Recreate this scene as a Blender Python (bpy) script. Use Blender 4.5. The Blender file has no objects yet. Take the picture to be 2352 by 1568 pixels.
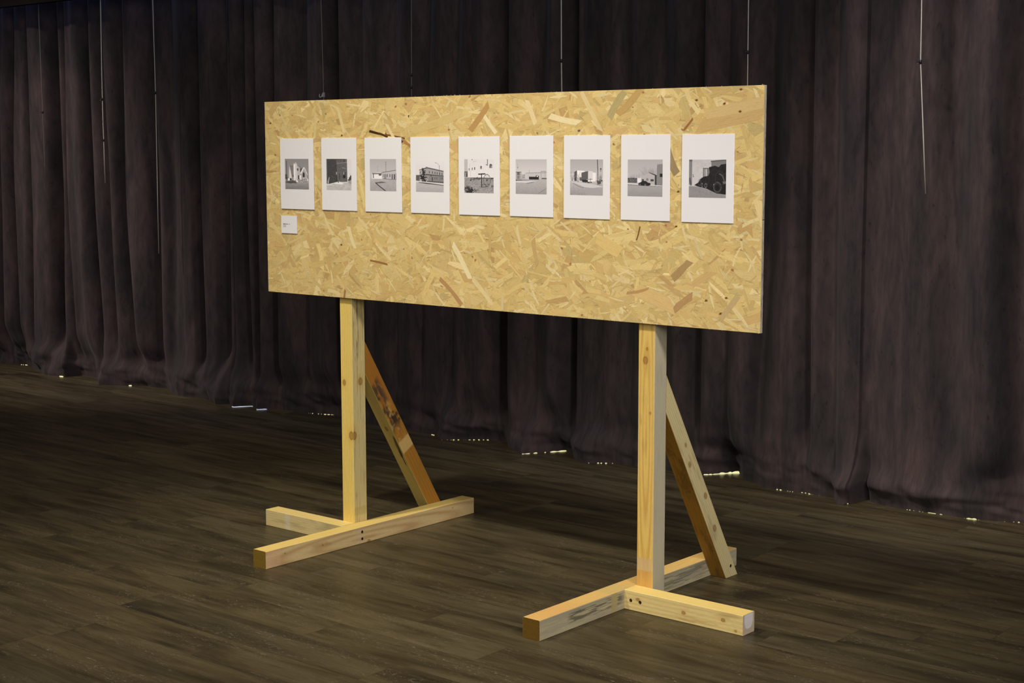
import bpy, math, random
import numpy as np
from mathutils import Vector, Matrix
random.seed(7); RNG = np.random.default_rng(7)
S = bpy.context.scene
COL = S.collection

# ------------------------------------------------------------------ measurements (metres)
W, ZB, H, T = 2.44, 1.0166, 0.8068, 0.0164          # panel length, lower edge, height, thickness
PSX, PSY = 0.0695, 0.0737                            # post section
BH, BW, SW = 0.0705, 0.0717, 0.0728                  # foot beam height / width, stub width
XL, XR = 0.4257, 1.9405
LN, LF, RN, RF = -0.5323, 0.6882, -0.5354, 0.6894
LST, RST = 0.4772, 0.4878
YC = 1.98                                            # mean plane of the curtain

# ------------------------------------------------------------------ small helpers
def srgb(r, g, b):
    f = lambda c: c/12.92 if c <= 0.04045 else ((c+0.055)/1.055)**2.4
    return (f(r/255), f(g/255), f(b/255))
def lin(c): return np.array(srgb(*c))
_T = RNG.random((256, 256))
def noise(x, y, seed=0):
    x = np.asarray(x, float)+seed*17.31; y = np.asarray(y, float)+seed*5.77
    x, y = np.broadcast_arrays(x, y)
    xi = np.floor(x).astype(int); yi = np.floor(y).astype(int)
    fx = x-xi; fy = y-yi; fx = fx*fx*(3-2*fx); fy = fy*fy*(3-2*fy)
    a = _T[xi & 255, yi & 255]; b = _T[(xi+1) & 255, yi & 255]
    c = _T[xi & 255, (yi+1) & 255]; d = _T[(xi+1) & 255, (yi+1) & 255]
    return (a*(1-fx)+b*fx)*(1-fy)+(c*(1-fx)+d*fx)*fy
def fbm(x, y, seed=0, o=3):
    s = 0; a = 1; t = 0
    for i in range(o):
        s = s+a*noise(x*2**i, y*2**i, seed+i*3); t += a; a *= .5
    return s/t
def sstep(a, b, x):
    t = np.clip((x-a)/(b-a), 0, 1); return t*t*(3-2*t)

def make_obj(name, verts, faces, mat, parent=None, origin=None, col=None, uv=None, smooth=False, kind=None):
    verts = np.asarray(verts, float)
    if origin is None:
        lo, hi = verts.min(0), verts.max(0); origin = np.array([(lo[0]+hi[0])/2, (lo[1]+hi[1])/2, lo[2]])
    origin = np.asarray(origin, float)
    me = bpy.data.meshes.new(name)
    me.from_pydata((verts-origin).tolist(), [], faces)
    if col is not None:
        c = np.ones((len(verts), 4), np.float32); c[:, :3] = np.clip(col, 0, 1)
        a = me.color_attributes.new('Col', 'FLOAT_COLOR', 'POINT'); a.data.foreach_set('color', c.ravel())
    if uv is not None:
        idx = np.zeros(len(me.loops), np.int32); me.loops.foreach_get('vertex_index', idx)
        for k, arr in (uv.items() if isinstance(uv, dict) else [('UVMap', uv)]):
            l = me.uv_layers.new(name=k); l.data.foreach_set('uv', np.asarray(arr, np.float32)[idx].ravel())
    if smooth: me.polygons.foreach_set('use_smooth', [True]*len(me.polygons))
    me.materials.append(mat); me.update()
    o = bpy.data.objects.new(name, me); COL.objects.link(o)
    po = np.zeros(3)
    if parent is not None:
        o.parent = parent
        p = parent
        while p is not None: po = po+np.array(p.location); p = p.parent
    o.location = origin-po
    if kind: o['kind'] = kind
    return o
def tag(o, label, cat, group=None, kind=None):
    o['label'] = label; o['category'] = cat
    if group: o['group'] = group
    if kind: o['kind'] = kind
    return o
def empty(name, loc):
    o = bpy.data.objects.new(name, None); COL.objects.link(o); o.location = loc; o.empty_display_size = .1; return o
class MB:
    def __init__(s): s.v = []; s.f = []; s.c = []; s.u = []
    def add(s, v, f, c=None, u=None):
        n = len(s.v); s.v += [tuple(p) for p in v]; s.f += [tuple(i+n for i in q) for q in f]
        if c is not None: s.c += [tuple(c)]*len(v) if np.ndim(c) == 1 else [tuple(k) for k in c]
        if u is not None: s.u += [tuple(k) for k in u]
    def box(s, x0, x1, y0, y1, z0, z1, c=None):
        v = [(x, y, z) for z in (z0, z1) for y in (y0, y1) for x in (x0, x1)]
        s.add(v, [(0, 2, 3, 1), (4, 5, 7, 6), (0, 1, 5, 4), (2, 6, 7, 3), (0, 4, 6, 2), (1, 3, 7, 5)], c)
    def tube(s, pts, r, n=8, c=None, cap=True):
        pts = [Vector(p) for p in pts]; rings = []
        for i, p in enumerate(pts):
            t = (pts[min(i+1, len(pts)-1)]-pts[max(i-1, 0)]).normalized()
            a = t.cross(Vector((0, 1, 0)) if abs(t.y) < .9 else Vector((1, 0, 0))).normalized(); b = t.cross(a)
            rr = r[i] if hasattr(r, '__len__') else r
            rings.append([p+rr*(math.cos(2*math.pi*k/n)*a+math.sin(2*math.pi*k/n)*b) for k in range(n)])
        f = [(i*n+k, i*n+(k+1) % n, (i+1)*n+(k+1) % n, (i+1)*n+k) for i in range(len(pts)-1) for k in range(n)]
        if cap: f += [tuple(range(n))[::-1], tuple((len(pts)-1)*n+k for k in range(n))]
        s.add([q for R in rings for q in R], f, c)

# ------------------------------------------------------------------ materials
def new_mat(name):
    m = bpy.data.materials.new(name); m.use_nodes = True
    nt = m.node_tree; b = nt.nodes['Principled BSDF']; return m, nt, b
def N(nt, t, **k):
    n = nt.nodes.new(t)
    for a, v in k.items():
        if a.startswith('_'): n.inputs[int(a[1:])].default_value = v
        else: setattr(n, a, v)
    return n
def L(nt, a, b): nt.links.new(a, b)
def mapping(nt, src, scale, loc=(0, 0, 0)):
    m = N(nt, 'ShaderNodeMapping'); L(nt, src, m.inputs['Vector']); m.inputs['Scale'].default_value = scale
    m.inputs['Location'].default_value = loc; return m.outputs['Vector']
def tnoise(nt, vec, scale=1, detail=3, rough=.5, dist=0):
    n = N(nt, 'ShaderNodeTexNoise'); L(nt, vec, n.inputs['Vector'])
    n.inputs['Scale'].default_value = scale; n.inputs['Detail'].default_value = detail
    n.inputs['Roughness'].default_value = rough; n.inputs['Distortion'].default_value = dist; return n.outputs['Fac']
def ramp(nt, fac, stops):
    r = N(nt, 'ShaderNodeValToRGB'); L(nt, fac, r.inputs['Fac']); e = r.color_ramp.elements
    while len(e) < len(stops): e.new(.5)
    for i, (p, c) in enumerate(stops):
        e[i].position = p; e[i].color = (c, c, c, 1) if np.ndim(c) == 0 else (*c, 1)
    return r.outputs['Color']
def mixc(nt, a, b, fac=1, mode='MULTIPLY'):
    m = N(nt, 'ShaderNodeMix', data_type='RGBA', blend_type=mode)
    if np.ndim(fac) == 0 and not hasattr(fac, 'is_linked'): m.inputs[0].default_value = fac
    else: L(nt, fac, m.inputs[0])
    for s, i in ((a, 6), (b, 7)):
        if hasattr(s, 'is_linked'): L(nt, s, m.inputs[i])
        else: m.inputs[i].default_value = (*s, 1)
    return m.outputs[2]
def math_(nt, op, a, b=None, clamp=False):
    m = N(nt, 'ShaderNodeMath', operation=op); m.use_clamp = clamp
    for s, i in ((a, 0), (b, 1)):
        if s is None: continue
        if hasattr(s, 'is_linked'): L(nt, s, m.inputs[i])
        else: m.inputs[i].default_value = s
    return m.outputs[0]
def bump(nt, b, h, strength, dist=.001):
    n = N(nt, 'ShaderNodeBump'); n.inputs['Strength'].default_value = strength; n.inputs['Distance'].default_value = dist
    L(nt, h, n.inputs['Height']); L(nt, n.outputs['Normal'], b.inputs['Normal'])

def wood_material(name, grain_u, grain_v, amt, rough=.62):
    m, nt, b = new_mat(name)
    at = N(nt, 'ShaderNodeAttribute', attribute_name='Col')
    uv = N(nt, 'ShaderNodeUVMap', uv_map='UVMap')
    g = tnoise(nt, mapping(nt, uv.outputs['UV'], (grain_u, grain_v, 1)), 1, 4, .6)
    g2 = tnoise(nt, mapping(nt, uv.outputs['UV'], (grain_u*6, grain_v*.5, 1), (3, 7, 0)), 1, 3, .6)
    c = mixc(nt, at.outputs['Color'], ramp(nt, g, [(.25, 1-amt*1.6), (.5, 1.0), (.75, 1.0)]))
    c = mixc(nt, c, ramp(nt, g2, [(.3, 1-amt*.6), (.6, 1.0)]))
    L(nt, c, b.inputs['Base Color']); b.inputs['Roughness'].default_value = rough
    b.inputs['Specular IOR Level'].default_value = .25
    bump(nt, b, g, .25, .0006)
    return m
M_LUMBER = wood_material('sawn_softwood', 9, 420, .13)
M_OSB = wood_material('strand_board', 14, 520, .15, .6)

def vcol_material(name, rough=.6, spec=.3, metal=0):
    m, nt, b = new_mat(name)
    at = N(nt, 'ShaderNodeAttribute', attribute_name='Col')
    tc = N(nt, 'ShaderNodeTexCoord')
    g = tnoise(nt, tc.outputs['Object'], 900, 2)
    L(nt, mixc(nt, at.outputs['Color'], ramp(nt, g, [(.3, .97), (.7, 1.0)])), b.inputs['Base Color'])
    b.inputs['Roughness'].default_value = rough; b.inputs['Specular IOR Level'].default_value = spec
    b.inputs['Metallic'].default_value = metal; return m
M_PHOTO = vcol_material('printed_photograph', .45, .3)
def plain(name, c, rough=.6, spec=.3, metal=0, var=.06, scale=300):
    m, nt, b = new_mat(name); tc = N(nt, 'ShaderNodeTexCoord')
    g = tnoise(nt, tc.outputs['Object'], scale, 3)
    L(nt, mixc(nt, c, ramp(nt, g, [(.3, 1-var), (.7, 1.0)])), b.inputs['Base Color'])
    b.inputs['Roughness'].default_value = rough; b.inputs['Specular IOR Level'].default_value = spec
    b.inputs['Metallic'].default_value = metal; return m
M_PAPER = plain('matt_white_card', (.80, .785, .785), .7, .2, 0, .015, 60)
M_INK = plain('grey_ink', (.10, .10, .10), .7)
M_STEEL = plain('steel_rod', (.55, .52, .45), .5, .4, .3)
M_CLEAR = plain('nylon_line', (.14, .13, .11), .4, .5, 0)
M_BLACKM = plain('black_hook_metal', (.012, .012, .013), .4, .5, 0)
M_GREYP = plain('grey_plastic_hook', (.35, .36, .38), .35, .5, 0)
M_SCREW = plain('dark_screw_metal', (.05, .035, .02), .4, .5, .6)
M_PELMET = plain('black_painted_pelmet', (.012, .010, .009), .8, .1, 0, .2, 6)
M_WALL = plain('dark_plaster', (.03, .03, .03), .9, .1, 0, .1, 4)

# ------------------------------------------------------------------ floor: laminate planks
def floor_material():
    m, nt, b = new_mat('dark_oak_laminate')
    uv = N(nt, 'ShaderNodeUVMap', uv_map='UVMap').outputs['UV']      # metres along / across, shifted per plank
    loc = N(nt, 'ShaderNodeUVMap', uv_map='local').outputs['UV']     # metres inside the plank
    at = N(nt, 'ShaderNodeAttribute', attribute_name='Col').outputs['Color']
    big = tnoise(nt, mapping(nt, uv, (1.5, 10, 1)), 1, 3, .55, .7)
    mid = tnoise(nt, mapping(nt, uv, (3.5, 34, 1), (9, 2, 0)), 1, 4, .6, .5)
    fine = tnoise(nt, mapping(nt, uv, (14, 420, 1), (1, 5, 0)), 1, 3, .6)
    cross = tnoise(nt, mapping(nt, uv, (300, 60, 1), (4, 5, 0)), 1, 2, .5)
    c = ramp(nt, big, [(.28, (.036, .027, .0130)), (.42, (.068, .051, .0235)), (.56, (.098, .075, .0355)), (.75, (.120, .093, .047))])
    c = mixc(nt, c, ramp(nt, mid, [(.30, .72), (.45, .95), (.7, 1.10)]))
    c = mixc(nt, c, ramp(nt, fine, [(.3, .74), (.7, 1.16)]))
    c = mixc(nt, c, ramp(nt, cross, [(.3, .90), (.7, 1.08)]))
    c = mixc(nt, c, at)
    fl = tnoise(nt, mapping(nt, uv, (26, 95, 1), (2, 8, 0)), 1, 4, .7, 2.2)     # pale flecks of the grain
    clus = tnoise(nt, mapping(nt, uv, (2.2, 9, 1), (6, 1, 0)), 1, 2)
    f1 = math_(nt, 'MULTIPLY', ramp(nt, fl, [(.60, 0), (.64, 1)]), ramp(nt, clus, [(.46, 0), (.56, 1)]))
    c = mixc(nt, c, (.26, .23, .18), math_(nt, 'MULTIPLY', f1, .55), 'MIX')
    sx = N(nt, 'ShaderNodeSeparateXYZ'); L(nt, loc, sx.inputs[0])
    ex = math_(nt, 'MINIMUM', sx.outputs[0], math_(nt, 'SUBTRACT', 1.219, sx.outputs[0]))
    ey = math_(nt, 'MINIMUM', sx.outputs[1], math_(nt, 'SUBTRACT', .18, sx.outputs[1]))
    e = math_(nt, 'MINIMUM', ex, ey)
    c = mixc(nt, c, ramp(nt, math_(nt, 'MULTIPLY', e, 200, True), [(.0, .55), (.35, 1.0)]))
    L(nt, c, b.inputs['Base Color'])
    L(nt, ramp(nt, mid, [(.2, .36), (.8, .50)]), b.inputs['Roughness'])
    b.inputs['Specular IOR Level'].default_value = .32
    bump(nt, b, fine, .12, .0005)
    return m
def build_floor():
    v = []; f = []; uv = []; loc = []; col = []
    PL, PW = 1.219, .18
    known = {0: 1.16, 1: .525, 3: .68, 4: .27, 6: .88, 7: 1.28}
    k0 = int((-5.4+1.36)/PW)-1
    for k in range(k0, 23):
        y0 = -1.36+PW*k; y1 = y0+PW
        if y0 > 2.75: break
        j = known.get(k, random.random()*PL)
        n = int((-8.5-j)/PL)-1; x = j+n*PL
        while x < 8:
            o = len(v); v += [(x, y0, 0), (x+PL, y0, 0), (x+PL, y1, 0), (x, y1, 0)]; f.append((o, o+1, o+2, o+3))
            ox, oy = random.random()*80, random.random()*80
            uv += [(ox, oy), (ox+PL, oy), (ox+PL, oy+PW), (ox, oy+PW)]
            loc += [(0, 0), (PL, 0), (PL, PW), (0, PW)]
            s = .80+.36*random.random(); w = .97+.06*random.random()
            col += [(s*w, s, s/w)]*4; x += PL
    # colours above 1 are clipped, so keep the average below it
    make_obj('floor', v, f, floor_material(), origin=(0, 0, 0), col=np.array(col)*.86, uv={'UVMap': uv, 'local': loc}, kind='structure')
build_floor()

# ------------------------------------------------------------------ curtain
HEM = [(-8.2, 1.99), ]
CAMC = np.array([5.032265745, -4.344121597, 1.607735276]); FPX = 3509.42447
def cam_axes():
    yaw, pitch, roll = -0.7000730773, -0.1228675535, -0.0017272566
    F = np.array([math.sin(yaw)*math.cos(pitch), math.cos(yaw)*math.cos(pitch), math.sin(pitch)])
    r = np.cross(F, [0, 0, 1]); r /= np.linalg.norm(r); u = np.cross(r, F); c, s = math.cos(roll), math.sin(roll)
    return c*r+s*u, -s*r+c*u, F
AR, AU, AF = cam_axes()
def on_floor(u, v):          # where a spot seen in the photo lies on the floor
    d = AF+(u-1176)/FPX*AR-(v-784)/FPX*AU; q = CAMC+d*(-CAMC[2]/d[2]); return q[0], q[1]
hem_px = [(0, 834), (33, 837), (59, 838.5), (76, 850), (102, 863), (145, 866), (178, 862.5), (217, 868), (222, 885), (306, 887), (337, 887), (383, 895),
 (403, 909), (477, 919), (490, 929.5), (523, 928), (527, 936), (575, 933), (584, 941), (606, 940), (623, 940), (655, 941), (706, 949), (778, 953),
 (845, 972), (949, 989), (988, 997), (1002, 1000), (1011, 1010), (1120, 1010), (1157, 1014), (1179, 1033), (1196, 1043), (1304, 1035), (1328, 1059),
 (1336, 1063), (1413, 1064), (1460, 1071), (1529, 1079.5), (1616, 1090), (1695, 1085), (1706, 1100), (1754, 1119), (1915, 1143), (1924, 1158),
 (1953, 1159), (1974, 1152), (1982, 1143), (1990, 1154), (2043, 1166), (2166, 1186), (2210, 1192), (2352, 1204.5)]
hx, hy = [-8.3, -6.6], [1.97, 2.02]
for p in hem_px:
    x, y = on_floor(*p)
    if x <= hx[-1]+.004: x = hx[-1]+.006
    hx.append(x); hy.append(y)
hx += [2.9, 3.3, 3.8, 4.6]; hy += [2.0, 2.08, 1.95, 2.0]
# folds: (x high, x middle, x low, depth, half width, side) - a groove running down the cloth
FOLDS = [(-6.9, -6.9, -6.95, .05, .04, 0), (-6.5, -6.5, -6.5, .06, .04, 0), (-6.05, -6.05, -6.0, .06, .04, 0), (-5.7, -5.7, -5.65, .05, .04, 0),
 (-5.36, -5.36, -5.42, .05, .03, 0), (-5.10, -5.19, -5.19, .05, .025, 0), (-4.92, -4.94, -5.0, .035, .02, 0), (-4.66, -4.665, -4.69, .08, .045, 1),
 (-4.47, -4.50, -4.45, .03, .02, 0), (-4.195, -4.20, -4.13, .07, .035, 0), (-4.04, -3.99, -3.95, .03, .025, 0), (-3.80, -3.84, -3.74, .05, .035, 0),
 (-3.53, -3.49, -3.50, .06, .05, 0), (-3.27, -3.27, -3.3, .02, .03, 0), (-3.03, -3.04, -3.02, .05, .03, 1), (-2.78, -2.79, -2.80, .05, .04, 1), (-2.66, -2.66, -2.66, .04, .02, 0),
 (-2.525, -2.54, -2.52, .05, .03, 0), (-2.40, -2.41, -2.41, .05, .02, 0), (-2.23, -2.24, -2.25, .07, .025, 0), (-1.97, -1.99, -2.0, .035, .045, 0), (-1.67, -1.67, -1.66, .09, .03, 0),
 (-1.48, -1.48, -1.48, .025, .03, 0), (-1.2, -1.2, -1.2, .02, .04, 0), (-0.93, -0.98, -1.02, .03, .035, 0), (-.70, -.74, -.77, .02, .03, 0), (-.375, -.385, -.40, .075, .035, 0),
 (-.11, -.15, -.20, .03, .05, 0), (.095, .09, .082, .085, .03, 0), (.19, .18, .17, .02, .02, 0), (.45, .46, .47, .02, .04, 0), (.66, .67, .68, .025, .04, 0), (.87, .87, .87, .05, .03, 0), (1.04, 1.04, 1.05, .025, .025, 0),
 (1.255, 1.26, 1.20, .045, .03, 1), (1.475, 1.485, 1.505, .045, .022, 0), (1.61, 1.62, 1.64, .03, .03, 0), (1.83, 1.83, 1.815, .03, .04, 0), (1.92, 1.93, 1.95, .02, .05, 0), (2.18, 2.19, 2.20, .04, .05, 0),
 (2.46, 2.48, 2.52, .06, .04, 0), (2.8, 2.8, 2.8, .05, .04, 0), (3.15, 3.15, 3.1, .06, .04, 0), (3.5, 3.5, 3.5, .05, .04, 0), (3.9, 3.9, 3.9, .06, .04, 0), (4.3, 4.3, 4.3, .05, .04, 0)]
GAPS = []     # places where the hem does not quite touch the floor: x from, x to, height, dotted
for (a, b, v, h, dot) in [(40, 67, 838, .0045, 1), (146, 161, 863, .008, 0), (309, 316, 884, .008, 0), (318, 325, 884, .0045, 1), (527, 575, 934, .0042, 0), (582, 607, 941, .0055, 0),
   (700, 780, 950, .003, 1), (988, 1003, 998, .0035, 0), (1010, 1124, 1010, .0036, 1), (1196, 1230, 1042, .005, 2), (1230, 1270, 1040, .0045, 1), (1270, 1306, 1036, .0055, 2), (1340, 1414, 1063, .0042, 1), (1613, 1655, 1090, .0045, 2),
   (1655, 1697, 1087, .010, 2), (1764, 1905, 1130, .0036, 1), (1981, 1985, 1143, .005, 0), (2050, 2200, 1175, .002, 1), (2206, 2254, 1192, .0055, 2), (2256, 2345, 1200, .0034, 1)]:
    GAPS.append((on_floor(a, v)[0], on_floor(b, v)[0], h*.78, dot))
def curtain_y(X, Z, seedoff=0):
    zt = Z/2.7
    Y = np.zeros_like(X)
    for (xt, xm, xb, d, w, side) in FOLDS:
        xc = np.where(zt > .5, xm+(xt-xm)*sstep(.5, 1, zt), xb+(xm-xb)*sstep(0, .5, zt))
        q = (X-xc)/w
        q = q/1.35; g = np.exp(-q*q*.9)
        if side: g = np.where(q > 0, np.exp(-q*q*.25), np.exp(-q*q*3))
        Y += 1.75*d*g
        Y -= d*.35*np.exp(-((np.abs(q)-2.3)**2)*.8)
    Y += .020*(fbm(X*5.5+.25*Z, Z*.35, 4, 3)-.5)+.005*(fbm(X*19, Z*.8, 9, 2)-.5)
    return Y
def build_curtain(name, x0, x1, label, dy=0, end_turn=0, mat=None):
    xs = np.arange(x0, x1+1e-6, .0042); nz = 120
    zz = np.concatenate([[0], np.geomspace(.008, .5, 44), np.linspace(.5, 2.70, nz-44)[1:]])
    X, Z = np.meshgrid(xs, zz)
    Y = curtain_y(X, Z)
    w = 1-sstep(.015, .36, Z)
    yh = np.interp(xs, hx, hy)
    k = np.array([1, 2, 3, 2, 1.]); yh = np.convolve(np.pad(yh, 2, 'edge'), k/k.sum(), 'valid')
    Y = Y*(1-w*.85)+(yh[None, :]-YC)*w
    # cloth piles up just above the hem
    low = np.exp(-((Z-.085)/.06)**2)
    Y += low*.12*(fbm(X*4.2+3*Z, Z*9, 21, 3)-.56)
    Y += np.exp(-((Z-.16)/.1)**2)*.09*(fbm(X*2.6-4*Z, Z*5+X*1.5, 33, 2)-.5)
    Xo = X+np.exp(-((Z-.12)/.12)**2)*.03*(fbm(X*3, Z*8, 41, 2)-.5)
    # hem height
    gap = np.zeros_like(xs)
    for (a, b, h, dot) in GAPS:
        ins = (xs > a) & (xs < b)
        n1 = noise(xs*150, 0*xs, 5); n2 = noise(xs*45, 0*xs, 8)
        if dot == 1: g = h*np.clip((n1-.52)*5, 0, 1)
        elif dot == 2: g = h*np.clip((n2*.5+n1*.6-.36)*3, 0, 1)*(.6+.5*n2)
        else: g = np.full_like(xs, h)*(.8+.2*n1)
        gap = np.where(ins, g, gap)
    zh = -.002+np.where(gap > .0004, gap+.002, 0)
    Zo = Z+zh[None, :]*np.exp(-Z/.03)
    if end_turn:      # turned-back side hem of the panel that overlaps its neighbour
        q = sstep(x0+.09, x0, X) if end_turn < 0 else sstep(x1-.09, x1, X)
        Y += .05*q
    V = np.stack([Xo, YC+Y+dy, Zo], -1).reshape(-1, 3)
    n = len(xs); m = len(zz)
    i = (np.arange(m-1)[:, None]*n+np.arange(n-1)[None, :]).ravel()
    F = np.stack([i, i+1, i+n+1, i+n], -1).tolist()
    uv = np.stack([X.ravel(), Z.ravel()], -1)
    o = make_obj(name, V, F, mat, uv=uv, smooth=True)
    return tag(o, label, 'curtain', 'dark curtains across the back of the room')
def curtain_material():
    m, nt, b = new_mat('mottled_brown_velvet')
    uv = N(nt, 'ShaderNodeUVMap', uv_map='UVMap').outputs['UV']
    a = tnoise(nt, mapping(nt, uv, (9, 1.6, 1)), 1, 4, .6, .4)
    s = tnoise(nt, mapping(nt, uv, (48, 10, 1), (3, 1, 0)), 1, 4, .65, .3)
    d = tnoise(nt, mapping(nt, uv, (70, 22, 1), (8, 4, 0)), 1, 3, .6, .2)
    c = ramp(nt, a, [(.36, (.026, .022, .0215)), (.50, (.040, .0305, .0290)), (.64, (.059, .041, .0395))])
    c = mixc(nt, c, ramp(nt, s, [(.3, .72), (.5, 1.0), (.7, 1.22)]))
    c = mixc(nt, c, ramp(nt, d, [(.26, .55), (.37, 1.0)]))
    L(nt, c, b.inputs['Base Color']); b.inputs['Roughness'].default_value = .85
    b.inputs['Specular IOR Level'].default_value = .15
    b.inputs['Sheen Weight'].default_value = .06; b.inputs['Sheen Roughness'].default_value = .5
    bump(nt, b, s, .2, .001)
    return m
M_CURT = curtain_material()
xa = on_floor(600, 940)[0]; xb = on_floor(1985, 1143)[0]
build_curtain('stage_curtain', -8.2, xa+.28, 'dark velvet curtain panel left of the wooden display, long steel rods before it', .022, 0, M_CURT)
build_curtain('stage_curtain', xa-.01, xb+.004, 'dark brown mottled velvet curtain panel directly behind the strand board display', 0, 0, M_CURT)
build_curtain('stage_curtain', xb-.25, 4.5, 'dark brown mottled velvet curtain panel at the right edge, beyond the parting', .022, 0, M_CURT)

# window wall behind the curtain, pelmet in front of its heading
def plain_box(name, a, mat, parent=None, kind=None):
    mb = MB(); mb.box(*a); return make_obj(name, mb.v, mb.f, mat, parent, kind=kind)
plain_box('wall_back', (-8.4, 5.2, 2.62, 2.72, -.01, 3.3), M_WALL, kind='structure')
wn = plain_box('window_1', (-8.0, 4.8, 2.585, 2.62, .0, 2.45), plain('window_frame_grey', (.2, .2, .2), .5), kind='structure')
mg, nt, b = new_mat('daylit_window_glass')
tc = N(nt, 'ShaderNodeTexCoord'); g = tnoise(nt, tc.outputs['Object'], .8, 2)
sx = N(nt, 'ShaderNodeSeparateXYZ'); L(nt, N(nt, 'ShaderNodeNewGeometry').outputs['Position'], sx.inputs[0])
cool = ramp(nt, math_(nt, 'MULTIPLY', math_(nt, 'ABSOLUTE', math_(nt, 'ADD', sx.outputs[0], 3.05)), 1.0, True), [(.35, 1), (.5, 0)])
L(nt, mixc(nt, ramp(nt, g, [(.3, (1, .95, .42)), (.7, (1, .98, .58))]), (.62, .72, 1.0), cool, 'MIX'), b.inputs['Emission Color']); b.inputs['Emission Strength'].default_value = 5.5
mb = MB()
for i in range(8): mb.box(-7.95+1.6*i, -7.95+1.6*i+1.5, 2.575, 2.585, .03, 2.4)
make_obj('window_pane', mb.v, mb.f, mg, wn)
plain_box('trim_1', (-8.4, 5.2, 1.755, 1.80, 2.635, 3.3), M_PELMET, kind='structure')
plain_box('light_block_board', (-8.4, 5.2, 1.80, 2.62, 3.0, 3.05), M_PELMET, kind='structure')  # unseen top board, added to block window light above the curtain
plain_box('wall_left', (-8.5, -8.4, -5.4, 2.72, -.01, 3.3), M_WALL, kind='structure')

# ------------------------------------------------------------------ the display stand
stand = empty('display_stand', (1.22, 0, 0))
tag(stand, 'free-standing display stand of oriented strand board on two braced softwood posts', 'display stand')

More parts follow.
